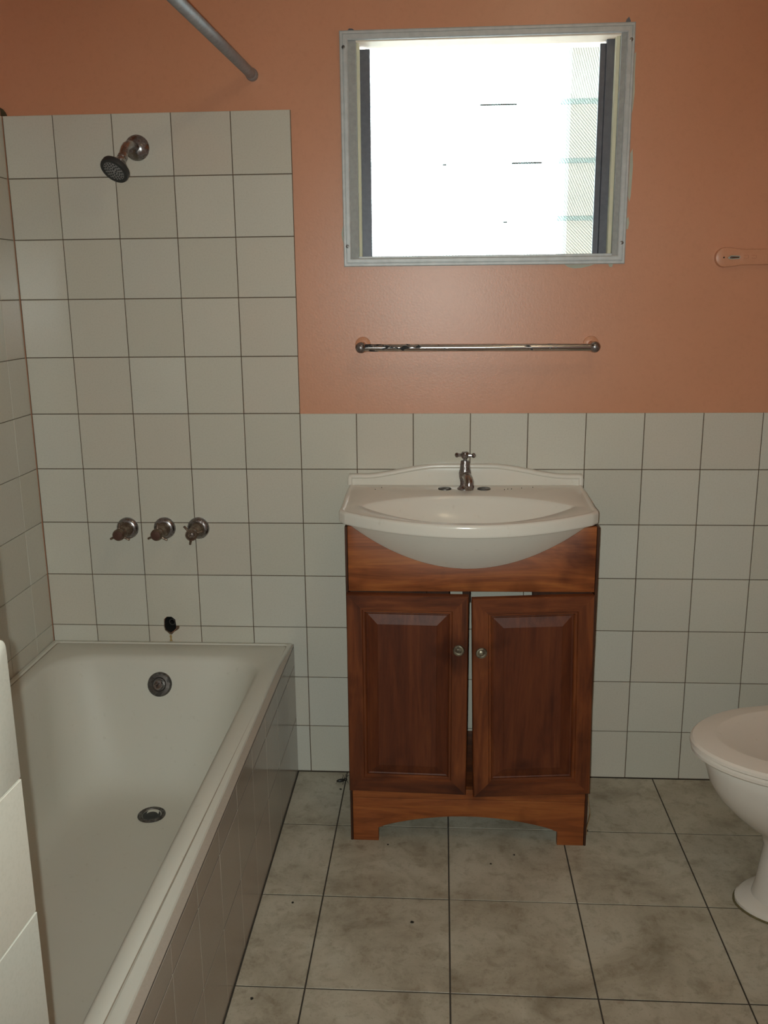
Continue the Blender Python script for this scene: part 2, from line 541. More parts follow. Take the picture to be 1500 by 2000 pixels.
# mould in the corner above the tiles
bm = bmesh.new()
plate(bm, [(XL - .004, ZT + 5 * P), (XL + .012, ZT + 5 * P), (XL + .009, ZT + 5 * P + .008), (XL + .003, ZT + 5 * P + .016), (XL - .004, ZT + 5 * P + .020)], [], .003, org=(0, .003, 0))
obj('mould_patch', bm, m_plain('dark_mould', (.06, .045, .02), .9, var=.5, scale=120), wall_back, 0)

# right wall dado
rx_, ry_, rz_ = (0, -1, 0), (0, 0, 1), (-1, 0, 0)
for j in range(5, len(zrows) - 1):
    yy = [0.0] + [.05 + P * k for k in range(1, 20)] + [3.10]
    for i in range(len(yy) - 1):
        if yy[i] > 2.2: continue
        put_tile(wall_right, (XR, 0, 0), rx_, ry_, rz_, yy[i], yy[i + 1], zrows[j + 1], zrows[j], M['tile'])
bm = bmesh.new(); box(bm, XR + .003, XR + .006, -2.3, 0, 0, ZT - .001)
obj('grout', bm, M['grout'], wall_right, 0)

# partition at the foot of the tub: its room side is tiled up to the dado line
PE = Vector((-.0375, -1.637, 0))                       # far corner of the tiled face
AZ = R(2.9)
du = Vector((-sin(AZ), -cos(AZ), 0))                   # along the face, back towards the photographer
dn_ = Vector((cos(AZ), -sin(AZ), 0))                   # out of the face
bm = bmesh.new()
A = PE - dn_ * .0075 + Vector((0, .0, 0)); Bp = A + du * ((-1.637 - YF) / cos(AZ) + .0)
poly = [(XL - .01, PE.y), (A.x, PE.y), (Bp.x, YF - .02), (XL - .01, YF - .02)]
b0 = [bm.verts.new((x, y, -.05)) for x, y in poly]; b1 = [bm.verts.new((x, y, ZC + .05)) for x, y in poly]
bm.faces.new(b0[::-1]); bm.faces.new(b1)
for k in range(4): bm.faces.new((b0[k], b0[(k + 1) % 4], b1[(k + 1) % 4], b1[k]))
wall_part = struct(obj('wall_partition', bm, M['paint'], smooth=0))
prow = [ZT - P * k for k in range(0, 7)] + [.0012]
for j in range(len(prow) - 1):
    for i in range(9):
        u0, u1 = i * P, (i + 1) * P
        if i == 0 and j == 0:
            # bullnosed end tile with a rounded outer corner
            w, h, rr = P - .0009, P - .0018, .013
            pts = [(-w / 2, -h / 2), (w / 2, -h / 2), (w / 2, h / 2)]
            pts += [(-w / 2 + rr - rr * sin(a), h / 2 - rr + rr * cos(a)) for a in [k * pi / 16 for k in range(9)]]
            b = plate(bmesh.new(), pts, [], .006, mat4=Matrix.Identity(4), bev=.0022)
            me = bpy.data.meshes.new('tile'); b.to_mesh(me); b.free(); me.materials.append(M['tile'])
            me.polygons.foreach_set('use_smooth', [True] * len(me.polygons)); me.set_sharp_from_angle(angle=R(40))
            ob = bpy.data.objects.new('tile', me); COL.objects.link(ob); ob.parent = wall_part
            rot = Matrix((du, Vector((0, 0, 1)), dn_)).transposed().to_4x4()
            ob.matrix_local = Matrix.Translation(PE + du * (P / 2) + Vector((0, 0, (prow[0] + prow[1]) / 2))) @ rot
            continue
        put_tile(wall_part, PE, du, (0, 0, 1), dn_, u0, u1, prow[j + 1], prow[j], M['tile'], t=.006, ch=.0004, gap=.0016)
bm = bmesh.new()
q = [PE - dn_ * .0078 + du * .003, PE - dn_ * .0035 + du * .003, PE - dn_ * .0035 + du * 1.4, PE - dn_ * .0078 + du * 1.4]
b0 = [bm.verts.new((p.x, p.y, 0)) for p in q]; b1 = [bm.verts.new((p.x, p.y, ZT - .002)) for p in q]
bm.faces.new(b0[::-1]); bm.faces.new(b1)
for k in range(4): bm.faces.new((b0[k], b0[(k + 1) % 4], b1[(k + 1) % 4], b1[k]))
obj('grout', bm, M['grout'], wall_part, 0)

# ------------------------------------------------------------------ window
win = struct(thing('window_1', 'aluminium framed louvre window with patterned glass blades above the basin', 'window', (.484, 0, 1.715)))
del win['category']; del win['label']
tx0, tx1, tz0, tz1 = .1275, .8395, 1.4370, 1.9925
TW = .0195
def trim_piece(p):   # p: 4 corners (outer a, outer b, inner b, inner a) in x,z; ridged face
    bm = bmesh.new()
    (ax, az), (bx_, bz_), (cx, cz), (dx, dz) = p
    prof = [(0, .005), (0, -.0035), (.10, -.0045), (.34, -.0045), (.38, -.003), (.44, -.003), (.48, -.0055), (.86, -.0055), (1.0, -.004), (1.0, .012)]
    ra, rb = [], []
    for t, y in prof:
        ra.append(bm.verts.new((ax + (dx - ax) * t, y, az + (dz - az) * t)))
        rb.append(bm.verts.new((bx_ + (cx - bx_) * t, y, bz_ + (cz - bz_) * t)))
    for k in range(len(prof) - 1): bm.faces.new((ra[k], ra[k + 1], rb[k + 1], rb[k]))
    bm.faces.new((ra[-1], ra[0], rb[0], rb[-1])); bm.faces.new(ra[::-1]); bm.faces.new(rb)
    return bm
O = [(tx0, tz0), (tx1, tz0 - .001), (tx1 - .001, tz1 + .001), (tx0 - .001, tz1)]
I = [(tx0 + TW, tz0 + TW + .001), (tx1 - TW, tz0 + TW), (tx1 - TW, tz1 - TW - .001), (tx0 + TW, tz1 - TW - .002)]
gm = .0004
for k in range(4):
    a, b = O[k], O[(k + 1) % 4]; c, d = I[(k + 1) % 4], I[k]
    obj('trim_frame', trim_piece([a, b, c, d]), M['alu'], win, 20)
for x, z in ((tx0 + .009, 1.955), (tx1 - .010, 1.955), (tx0 + .010, 1.487), (tx1 - .010, 1.487)):
    obj('screw', lathe(bmesh.new(), (x, -.0045, z), (0, -1, 0), [(0, .0045), (.0012, .0043), (.002, .002), (.0016, .0002)], 14), M['steel_dark'], win)
def jb(name, m, *a, bev=.0008): return obj(name, box(bmesh.new(), *a, bev=bev), M[m], win, 30)
jb('jamb', 'alu_flat', WX0 - .0005, .1660, .002, .105, WZ0 + .001, WZ1 - .001)
jb('jamb', 'alu_flat', .8075, WX1 + .0005, .002, .105, WZ0 + .001, WZ1 - .001)
jb('screen_bead', 'cream', .1660, .1728, .018, .040, WZ0 + .002, WZ1 - .001)
jb('screen_bead', 'cream', .7985, .8075, .018, .040, WZ0 + .002, WZ1 - .001)
jb('louvre_gallery', 'gallery', .1660, .1965, .052, .062, WZ0 + .001, WZ1 - .012)
jb('louvre_gallery', 'gallery', .7800, .8075, .044, .064, WZ0 + .001, WZ1 - .001)
jb('louvre_gallery', 'gallery', .7660, .7800, .056, .064, WZ0 + .001, WZ1 - .012)
jb('sill', 'alu', WX0, WX1, .004, .115, WZ0 - .001, WZ0 + .006)
jb('head', 'soffit', WX0, WX1, .004, .118, WZ1 - .006, WZ1 + .001)
for k, zc in enumerate([1.5115, 1.6238, 1.7650, 1.8985]):
    hgt = (.096, .1525, .1525, .138)[k]
    b = box(bmesh.new(), -.297, .297, -.0028, .0028, -hgt / 2, hgt / 2, bev=.0008)
    me = bpy.data.meshes.new('glass_blade'); b.to_mesh(me); b.free(); me.materials.append(M['glass'])
    ob = bpy.data.objects.new('glass_blade', me); COL.objects.link(ob); ob.parent = win
    ob.location = Vector((.4815, .080, zc)) - wloc(win); ob.rotation_euler = (R(8), 0, 0)
    # blade tips are seen dark where neighbouring blades lap
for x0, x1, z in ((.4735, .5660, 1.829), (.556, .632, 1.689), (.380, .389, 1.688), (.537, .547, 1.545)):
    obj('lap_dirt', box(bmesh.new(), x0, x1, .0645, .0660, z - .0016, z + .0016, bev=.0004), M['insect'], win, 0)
# patches of filler showing where paint has flaked beside the frame
for pts in ([(.8405, 1.925), (.8440, 1.93), (.8435, 1.88), (.8455, 1.84), (.8425, 1.80), (.8400, 1.79)],
            [(.8420, 1.70), (.8470, 1.71), (.8500, 1.67), (.8480, 1.60), (.8450, 1.585), (.8410, 1.60)],
            [(.8410, 1.545), (.8450, 1.55), (.8475, 1.535), (.8450, 1.52), (.8410, 1.52)],
            [(.69, 1.4360), (.70, 1.4295), (.715, 1.4260), (.735, 1.4275), (.755, 1.4320), (.765, 1.4355)],
            [(.80, 1.4360), (.803, 1.4290), (.810, 1.4285), (.812, 1.4360)],
            [(.124, 1.53), (.1265, 1.54), (.1268, 1.495), (.1235, 1.505), (.1215, 1.518)],
            [(.1450, 1.9930), (.150, 1.9990), (.158, 1.9985), (.165, 1.9935)],
            [(.815, 1.9940), (.818, 2.002), (.8235, 2.0075), (.828, 1.998), (.827, 1.994)]):
    obj('filler_patch', plate(bmesh.new(), pts, [], .002, org=(0, .0052, 0)), M['putty'] if pts[0][1] < 1.98 else M['gallery'], wall_back, 0)

# plastered wall of the house next door, seen through the right end of the blades
bm = bmesh.new(); box(bm, .748, 2.2, .52, .70, -.3, 3.4, bev=.01)
neighbour = obj('wall_outside', bm, M['pale_wall'], smooth=0); struct(neighbour)

# ------------------------------------------------------------------ bathtub
tub = thing('bathtub', 'cream enamelled bathtub built in along the left wall with a tiled skirt', 'bathtub', (-.39, -.82, 0))
def rr_ring(xl, xr, yb, yf, r, z, n=8, m=10, slant=0., flare=0.):
    """rounded rectangle ring, constant vertex count"""
    pts = []
    cs = [(xr - r, yb - r, 0), (xl + r, yb - r, pi / 2), (xl + r, yf + r, pi), (xr - r, yf + r, 3 * pi / 2)]
    for ci, (cx, cy, a0) in enumerate(cs):
        for k in range(n + 1):
            a = a0 + pi / 2 * k / n
            pts.append(Vector((cx + r * cos(a), cy + r * sin(a), z)))
        nx = cs[(ci + 1) % 4]; a1 = nx[2]
        p0 = pts[-1]; p1 = Vector((nx[0] + r * cos(a1), nx[1] + r * sin(a1), z))
        for k in range(1, m):
            pts.append(p0.lerp(p1, k / m))
    for p in pts:
        if p.x > (xl + xr) / 2:
            p.x += slant * (p.y + .7) + flare * max(0, 1 + p.y / .16)
    return pts
TB, TF = .0, -1.632
rings = [
    rr_ring(XL + .001, -.0540, TB, TF, .004, .386, flare=.012),
    rr_ring(XL + .001, -.0525, TB, TF, .004, .392, flare=.012),
    rr_ring(XL + .001, -.0525, TB, TF, .004, .3995, flare=.012),
    rr_ring(XL + .003, -.0550, TB - .003, TF, .004, .4025, flare=.012),
    rr_ring(XL + .013, -.0660, TB - .013, TF + .01, .008, .4035, slant=.013, flare=.004),
    rr_ring(XL + .0165, -.0672, TB - .0165, TF + .014, .010, .4000, slant=.018),
    rr_ring(XL + .020, -.0692, TB - .0185, TF + .018, .012, .4000, slant=.018),
    rr_ring(XL + .025, -.0750, TB - .025, TF + .022, .02, .4020, slant=.016),
    rr_ring(XL + .050, -.1000, TB - .092, TF + .10, .105, .4005, slant=.008),
    rr_ring(XL + .056, -.1080, TB - .103, TF + .108, .110, .3960, slant=.006),
    rr_ring(XL + .062, -.1140, TB - .110, TF + .115, .113, .3860, slant=.005),
    rr_ring(XL + .075, -.1260, TB - .128, TF + .150, .12, .335),
    rr_ring(XL + .092, -.1380, TB - .156, TF + .220, .13, .255),
    rr_ring(XL + .110, -.1520, TB - .188, TF + .300, .14, .170),
    rr_ring(XL + .128, -.1700, TB - .220, TF + .370, .14, .105),
    rr_ring(XL + .152, -.1940, TB - .250, TF + .420, .14, .075),
    rr_ring(XL + .185, -.2270, TB - .285, TF + .470, .12, .063),
    rr_ring(XL + .270, -.3000, TB - .350, TF + .560, .06, .059),
]
bm = bmesh.new(); loft(bm, rings, close_last=True, mats=lambda i, k, n: 1 if i == 5 else 0)
obj('tub_shell', bm, [M['enamel'], M['groove']], tub, 40)
# waste and overflow
dx, dy = -.367, -.346
bm = bmesh.new()
lathe(bm, (dx, dy, .0585), (0, 0, 1), [(0, .036), (.0035, .0355), (.0055, .033), (.0045, .027), (.0005, .024), (-.004, .012), (-.006, .011)], 28)
w = obj('waste', bm, M['steel_dark'], tub)
bm = lathe(bmesh.new(), (dx, dy, .0592), (0, 0, 1), [(0, .0235), (.0012, .0232), (.0004, .016), (.0018, .013), (.0026, .006), (.0028, .0004)], 22)
obj('waste_plug', bm, M['rubber'], w)
oc = Vector((-.392, -.1305, .328)); on = Vector((0, -.94, .34)).normalized()
bm = bmesh.new()
lathe(bm, oc, on, [(-.004, .034), (.004, .0335), (.008, .030), (.009, .020), (.0065, .017), (.0065, .0155)], 30)
ov = obj('overflow', bm, M['steel_dark'], tub)
bm = bmesh.new()
lathe(bm, oc + on * .004, on, [(0, .0135), (.012, .013), (.015, .0105), (.0155, .004)], 22)
obj('overflow_knob', bm, M['chrome_ok'], ov)
bm = bmesh.new(); t_ = on.cross(Vector((1, 0, 0))).normalized()
q0 = oc + on * .0195
tube(bm, [q0 + Vector((-.004, 0, 0)) - t_ * .005, q0 + Vector((.004, 0, 0)) + t_ * .005], .0012, 8)
obj('knob_slot', bm, M['dark'], ov)
# skirt
bm = bmesh.new(); box(bm, -.068, XS - .0007, -1.633, -.0, 0, .3958)
skirt = obj('skirt', bm, M['floor_grout'], tub, 0)
srow = [.0012, .172, .336, .3930]
ysk = [-.0005, -.130] + [-.130 - .1575 * k for k in range(1, 10)] + [-1.633]
for j in range(3):
    for i in range(len(ysk) - 1):
        put_tile(skirt, (XS, 0, 0), (0, 1, 0), (0, 0, 1), (1, 0, 0), ysk[i + 1] - .0009, ysk[i] + .0009, srow[j], srow[j + 1], M['skirt_tile'], gap=.0032, t=.006, ch=.0004, tilt=.0014, jit=.0001)
for y in ysk[1:-1]:
    obj('grout_line', box(bmesh.new(), XS - .003, XS - .0004, y - .0011, y + .0011, .002, .390), M['putty'], skirt, 0)
bm = bmesh.new(); box(bm, -.0605, XS + .0002, -1.633, -.001, .3955, .3990, bev=.0006)
obj('skirt_ledge', bm, M['skirt_tile'], skirt, 0)

# ------------------------------------------------------------------ vanity cabinet
CX = .4500
van = thing('vanity_cabinet', 'reddish-brown wooden vanity cabinet with two ajar raised-panel doors under the basin', 'cabinet', (CX, -.175, 0))
VX0, VX1, VY = .1510, .7490, -.3420
bm = bmesh.new(); box(bm, VX0, VX0 + .006, VY - .0005, -.012, 0, .8340, bev=.001); obj('side_panel', bm, M['wood_edge'], van)
bm = bmesh.new(); box(bm, VX1 - .006, VX1, VY - .0005, -.012, 0, .8340, bev=.001); obj('side_panel', bm, M['wood_edge'], van)
bm = bmesh.new(); box(bm, VX0 + .0065, VX1 - .0065, VY + .017, -.02, .135, .150); obj('bottom_shelf', bm, M['wood_dh'], van, 0)
# bowl profile shared by basin and cut-out
BX, BY = .4410, -.200
BX, BY = .4410, -.200
KX, KY, ZB = 1.37, 3.52, .662                      # bowl: z = ZB + KX dx^2 + KY dy^2
def bowl_arc(n=60, grow=0.):
    z0 = ZB + KY * (VY - BY) ** 2 - grow
    pts = [(BX - .2725 + .545 * i / n, z0 + KX * (-.2725 + .545 * i / n) ** 2) for i in range(n + 1)]
    return [p for p in pts if p[1] < .8335]
arc = bowl_arc(60, .0015)
VA, VB = VX0 + .0065, VX1 - .0065
apron = [(VA, .6735), (VB, .6760), (VB, .8345), (arc[-1][0], .8345)] + arc[::-1] + [(arc[0][0], .8345), (VA, .8345)]
bm = plate(bmesh.new(), apron, [], .016, org=(0, VY, 0), bev=.0012)
obj('apron', bm, M['wood_h'], van, 30)
def plinth_arch(n=24):
    x0, x1 = .2225, .6765
    return [(x0 + (x1 - x0) * k / n, .037 + .0375 * sin(pi * k / n) ** .75) for k in range(n + 1)]
pl_pts = [(VA, .0), (.2225, .0)] + plinth_arch() + [(.6765, .0), (VB, .0), (VB, .1215), (VA, .1215)]
bm = plate(bmesh.new(), pl_pts, [], .016, org=(0, VY, 0), bev=.0012)
obj('plinth', bm, M['wood_h'], van, 30)
bm = bmesh.new(); box(bm, VA, VB, VY - .001, VY + .016, .1225, .1500, bev=.0012)
obj('bottom_rail', bm, M['wood_h'], van, 30)
# strip of veneer peeling off the right side panel
bm = bmesh.new()
prof = [(.7492, -.332, .165), (.7500, -.331, .135), (.7545, -.329, .105), (.7585, -.327, .078), (.7560, -.326, .060), (.7515, -.327, .040), (.7530, -.328, .022)]
L0 = [bm.verts.new((x, y, z)) for x, y, z in prof]; L1 = [bm.verts.new((x + .0012, y + .012, z - .002)) for x, y, z in prof]
L2 = [bm.verts.new((x + .0012, y, z)) for x, y, z in prof]; L3 = [bm.verts.new((x + .0024, y + .012, z - .002)) for x, y, z in prof]
for k in range(len(prof) - 1):
    for A_, B_ in ((L0, L1), (L1, L3), (L3, L2), (L2, L0)): bm.faces.new((A_[k], B_[k], B_[k + 1], A_[k + 1]))
bm.faces.new((L0[0], L2[0], L3[0], L1[0])); bm.faces.new((L0[-1], L1[-1], L3[-1], L2[-1]))
obj('peeling_veneer', bm, M['wood_raw'], van)

def door(name, w, h, hinge, at, rot_open, rot_sag, flip):
    """door built around its hinge edge in local x (0..w or -w..0), z (0..h), front at y = -0.02"""
    x0, x1 = (0, w) if not flip else (-w, 0)
    def rect(i, y): return [Vector((x0 + i, y, i)), Vector((x1 - i, y, i)), Vector((x1 - i, y, h - i)), Vector((x0 + i, y, h - i))]
    T = -.020
    fr = [rect(.0, 0), rect(.0, T + .003), rect(.0022, T), rect(.0375, T), rect(.0395, T + .0035), rect(.0440, T + .0035), rect(.0465, T + .0070), rect(.0465, T + .0125)]
    bm = bmesh.new()
    loft(bm, fr, close_last=False, mats=lambda i, k, n: 0 if k % 2 else 1)
    # close the back
    b = [v for v in bm.verts][:4]; e = [v for v in bm.verts][-4:]
    for k in range(4): bm.faces.new((e[k], e[(k + 1) % 4], b[(k + 1) % 4], b[k])).material_index = 0 if k % 2 else 1
    me = bpy.data.meshes.new('door'); bmesh.ops.recalc_face_normals(bm, faces=bm.faces); bm.to_mesh(me); bm.free()
    me.materials.append(M['wood_v']); me.materials.append(M['wood_dh'])
    d = bpy.data.objects.new('door', me); COL.objects.link(d); d.parent = van
    d.location = Vector(at) - wloc(van)
    d.rotation_euler = (0, rot_sag, rot_open)
    pn = [rect(.0466, T + .0125), rect(.0466, T + .0090), rect(.0480, T + .0085), rect(.0510, T + .0098), rect(.0745, T + .0022), rect(.0752, T + .0012)]
    bm = bmesh.new(); loft(bm, pn, close_last=True, close_first=True)
    me = bpy.data.meshes.new('panel'); bmesh.ops.recalc_face_normals(bm, faces=bm.faces); bm.to_mesh(me); bm.free(); me.materials.append(M['wood_panel'])
    p = bpy.data.objects.new('panel', me); COL.objects.link(p); p.parent = d
    kx = (x1 - .022) if not flip else (x0 + .0195)
    bm = bmesh.new()
    lathe(bm, (kx, T, h * .752), (0, -1, 0), [(0, .0075), (.006, .006), (.010, .0065), (.0125, .0125), (.016, .0138), (.0195, .0125), (.0205, .009), (.0198, .007), (.0215, .004), (.0215, .0005)], 22)
    me = bpy.data.meshes.new('knob'); bmesh.ops.recalc_face_normals(bm, faces=bm.faces); bm.to_mesh(me); bm.free(); me.materials.append(M['chrome_knob'])
    me.polygons.foreach_set('use_smooth', [True] * len(me.polygons)); me.set_sharp_from_angle(angle=R(40))
    kn = bpy.data.objects.new('knob', me); COL.objects.link(kn); kn.parent = d
    return d
M['chrome_knob'] = m_chrome('pitted_bronze_knob', (.33, .30, .22), (.07, .05, .03), .5, .4)
door('door', .2920, .5200, 'L', (VX0 + .0015, VY - .001, .1520), R(-1.6), R(.15), False)
door('door', .2885, .5170, 'R', (VX1 - .0005, VY - .001, .1575), R(4.0), R(-1.05), True)
for x0, x1, z0, z1, yy in ((.158, .345, .650, .674, -.318), (.600, .742, .650, .676, -.318), (.432, .450, .640, .70, -.322), (.345, .400, .650, .6685, -.318)):
    bm = bmesh.new(); box(bm, x0, x1, yy, yy + .018, z0, z1, bev=.001); obj('stretcher', bm, M['wood_edge'], van, 30)

# ------------------------------------------------------------------ basin
bas = thing('washbasin', 'ivory ceramic bow-fronted washbasin set on the wooden vanity cabinet', 'washbasin', (BX, -.2, .835))
ZD = .8690
def slab_outline():
    pts = []
    n = 40
    xl0, xl1, xr0, xr1 = .1310, .1365, .7535, .7480      # back / front half widths
    yb, yc, ym = -.003, -.330, -.4660
    rc = .026
    left_back = (xl0, yb); right_back = (xr0, yb)
    # bow from left corner to right corner
    bow = []
    for k in range(n + 1):
        t = k / n
        x = xl1 + (xr1 - xl1) * t
        s = 2 * t - 1
        bow.append((x, ym + (yc - ym) * abs(s) ** 2.05))
    bow[0] = (xl1 + .006, yc - .004 + .004); bow[-1] = (xr1 - .006, yc)
    return [right_back, left_back, (xl0, -.10), (xl1 - .001, -.28), (xl1 - .002, yc + .022), (xl1 + .0005, yc + .008)] + bow[1:-1] + [(xr1 - .0005, yc + .008), (xr1 + .002, yc + .022), (xr1 + .001, -.28), (xr0, -.10)]
SL = [Vector((x, y)) for x, y in slab_outline()]
def lens_outline(n=48):
    pts = []
    hw, ytip, yr, yf = .262, -.262, -.150, -.4380
    for k in range(n):                       # rear edge right -> left
        s = 1 - 2 * k / n
        pts.append(Vector((BX + hw * s, ytip + (yr - ytip) * (1 - abs(s) ** 2.6))))
    for k in range(n):
        s = -1 + 2 * k / n
        pts.append(Vector((BX + hw * s, ytip + (yf - ytip) * (1 - abs(s) ** 2.3))))
    return pts
LN = lens_outline()
C0 = Vector((BX, -.275))
def cast(poly, ang):
    d = Vector((cos(ang), sin(ang))); best = 0
    for i in range(len(poly)):
        a, b = poly[i] - C0, poly[(i + 1) % len(poly)] - C0
        e = b - a
        den = d.x * e.y - d.y * e.x
        if abs(den) < 1e-12: continue
        t = (a.x * e.y - a.y * e.x) / den
        s = (a.x * d.y - a.y * d.x) / den
        if t > 0 and -1e-5 <= s <= 1 + 1e-5: best = max(best, t)
    return best
angs = [2 * pi * k / 160 for k in range(160)]
for p in SL: angs.append(math.atan2((p - C0).y, (p - C0).x) % (2 * pi))
angs = sorted(angs); angs = [a for i, a in enumerate(angs) if i == 0 or a - angs[i - 1] > 1e-4]
rs = [cast(SL, a) for a in angs]; rl = [cast(LN, a) for a in angs]
def at_r(fn, z):
    return [Vector((C0.x + cos(a) * fn(i), C0.y + sin(a) * fn(i), z(i) if callable(z) else z)) for i, a in enumerate(angs)]
rings = [
    at_r(lambda i: rs[i] * .80, .8425),
    at_r(lambda i: rs[i] - .030, .8385),
    at_r(lambda i: rs[i] - .005, .8380),
    at_r(lambda i: rs[i] - .0018, .8388),
    at_r(lambda i: rs[i] - .0002, .8410),
    at_r(lambda i: rs[i], .8450),
    at_r(lambda i: rs[i], .8600),
    at_r(lambda i: rs[i] - .0006, .8640),
    at_r(lambda i: rs[i] - .0026, .8675),
    at_r(lambda i: rs[i] - .0060, .8690),
    at_r(lambda i: max(rs[i] - .0105, rl[i] + .006), .8690),
    at_r(lambda i: max(rs[i] - .0130, rl[i] + .005), .8672),
    at_r(lambda i: max(rs[i] - .0155, rl[i] + .004), .8668),
    at_r(lambda i: max(rs[i] - .022, rl[i] + .003), .8676),
    at_r(lambda i: rl[i] + .002, .8675),
    at_r(lambda i: rl[i] * .988, .8650),
    at_r(lambda i: rl[i] * .965, .8580),
    at_r(lambda i: rl[i] * .92, .8450),
    at_r(lambda i: rl[i] * .85, .8270),
    at_r(lambda i: rl[i] * .75, .8080),
    at_r(lambda i: rl[i] * .62, .7920),
    at_r(lambda i: rl[i] * .46, .7790),
    at_r(lambda i: rl[i] * .28, .7720),
    at_r(lambda i: rl[i] * .10, .7690),
]
bm = bmesh.new(); loft(bm, rings, close_last=True, close_first=False)
# outside of the bowl
n_t, n_p = 64, 14
prev = None; rows = []
for j in range(n_p + 1):
    t = (1 - j / n_p) ** 1.6
    zz = ZB + .0003 + (.8405 - ZB) * t
    ax_, ay_ = sqrt((zz - ZB) / KX), sqrt((zz - ZB) / KY)
    rows.append([Vector((BX + max(-.2805, min(.2805, ax_ * cos(2 * pi * i / n_t))), BY + ay_ * sin(2 * pi * i / n_t) * (1 if sin(2 * pi * i / n_t) < 0 else .72), zz)) for i in range(n_t)])
loft(bm, rows, close_last=True)
obj('basin_body', bm, M['ceramic'], bas, 50)
# upstand at the wall with a rolled edge
def up_top(x):
    s = abs((x - BX) / .311)
    if s > .86: return .8960
    t = max(0, min(1, (.86 - s) / .66))
    return .8960 + .0280 * (t * t * (3 - 2 * t)) ** .9
xs_ = [.1305 + (.7530 - .1305) * k / 60 for k in range(61)]
top = [(x, up_top(x)) for x in xs_]
bm = plate(bmesh.new(), [(.1305, .866), (.7530, .866)] + top[::-1], [], .018, org=(0, -.0195, 0), bev=.001)
up_ = obj('upstand', bm, M['ceramic'], bas, 40)
bm = bmesh.new()
path = [(.1335, -.0195, .868)] + [(.1335, -.0195, .884)] + [(.1345, -.0195, .8905)] + [(x, -.0205, z - .0050) for x, z in top[1:-1]] + [(.7490, -.0195, .8905), (.7500, -.0195, .884), (.7500, -.0195, .868)]
tube(bm, path, .0064, 12)
obj('upstand_bead', bm, M['ceramic'], bas, 60)
for x in (.3885, .4912):
    bm = bmesh.new()
    lathe(bm, (x, -.0735, .8675), (0, 0, 1), [(0, .0175), (.0022, .0173), (.0034, .0158), (.0028, .0135), (.0036, .009), (.004, .0005)], 26)
    obj('tap_hole_cover', bm, M['steel_dark'], bas)
bm = bmesh.new()
lathe(bm, (BX, C0.y, .7690), (0, 0, 1), [(0, .022), (.002, .0215), (.003, .018), (.0005, .015)], 22)
obj('waste', bm, M['chrome'], bas)
# specks of dirt on the deck
for x, y in ((.222, -.060), (.206, -.083), (.544, -.082), (.553, -.074), (.563, -.073), (.590, -.062), (.620, -.052)):
    bm = bmesh.new(); bmesh.ops.create_icosphere(bm, subdivisions=1, radius=.0013)
    bmesh.ops.translate(bm, verts=bm.verts, vec=(x, y, .8685)); obj('dirt_speck', bm, M['dark'], bas)

# pillar tap
TX, TY, TZ = .4412, -.0735, .8678
tap = thing('pillar_tap', 'tarnished chrome pillar tap with cross handle standing on the washbasin', 'tap', (TX, TY, TZ))
bm = bmesh.new()
lathe(bm, (TX, TY, TZ), (0, 0, 1), [(0, .0195), (.003, .0195), (.006, .0165), (.011, .0125), (.018, .0118), (.030, .0150), (.042, .0160), (.050, .0150), (.053, .0140), (.066, .0125), (.076, .0105), (.0765, .006)], 26)
obj('tap_body', bm, M['chrome_ok'], tap)
bm = bmesh.new()
tube(bm, [(TX + .002, TY - .004, TZ + .036), (TX + .004, TY - .020, TZ + .037), (TX + .007, TY - .036, TZ + .035), (TX + .009, TY - .046, TZ + .028), (TX + .0095, TY - .049, TZ + .017), (TX + .0095, TY - .049, TZ + .010)], [.0125, .0125, .0120, .0120, .0115, .0105], 16)
lathe(bm, (TX + .0095, TY - .049, TZ + .020), (0, 0, -1), [(0, .0130), (.007, .0130), (.008, .0115), (.012, .0115), (.012, .008)], 6)
obj('spout', bm, M['chrome'], tap)
bm = bmesh.new(); lathe(bm, (TX, TY, TZ + .074), (0, 0, 1), [(0, .005), (.012, .005)], 14); obj('spindle', bm, M['chrome_ok'], tap)
bm = bmesh.new()
hz_ = TZ + .090
lathe(bm, (TX, TY, TZ + .0815), (0, 0, 1), [(0, .006), (.003, .010), (.008, .0105), (.013, .0105), (.017, .0085), (.018, .004), (.0182, .0005)], 20)
for a in (R(-8), R(82), R(172), R(262)):
    d = Vector((cos(a), sin(a), 0)); c0 = Vector((TX, TY, hz_))
    tube(bm, [c0 + d * .005, c0 + d * .013, c0 + d * .019], [.0060, .0042, .0038], 10)
    lathe(bm, c0 + d * .017, d, [(0, .0035), (.0018, .0056), (.0048, .0068), (.0080, .0058), (.0100, .0030), (.0104, .0003)], 14)
obj('cross_handle', bm, M['chrome_ok'], tap)

# ------------------------------------------------------------------ shower rose
SX, SZ = -.394, 1.7346
sh = thing('shower_rose', 'small chrome shower rose with black rubber rim on an angled arm', 'shower head', (SX, 0, SZ))
bm = bmesh.new(); lathe(bm, (SX, .0, SZ), (0, -1, 0), [(-.001, .0315), (.003, .0315), (.007, .0285), (.013, .018), (.016, .0125)], 32)
obj('wall_flange', bm, M['chrome_ok'], sh)
e1 = Vector((SX - .003, -.074, SZ + .001)); hd = Vector((-.30, -.62, -.72)).normalized(); ad = Vector((-.02, -.66, -.75)).normalized()
bm = bmesh.new()
arm = [Vector((SX, -.006, SZ)), Vector((SX, -.05, SZ)), Vector((SX - .001, -.064, SZ - .002)), e1 + Vector((0, -.001, -.008)), e1 + ad * .022, e1 + ad * .050]
tube(bm, arm, [.0105, .0105, .0112, .0112, .0108, .0108], 18)
obj('arm', bm, M['chrome'], sh)
hb = e1 + ad * .046
bm = bmesh.new()
lathe(bm, hb, (hd + ad).normalized(), [(-.004, .0112), (.004, .0125), (.008, .0125), (.009, .0112), (.014, .0112)], 12)
obj('swivel_nut', bm, M['chrome'], sh)
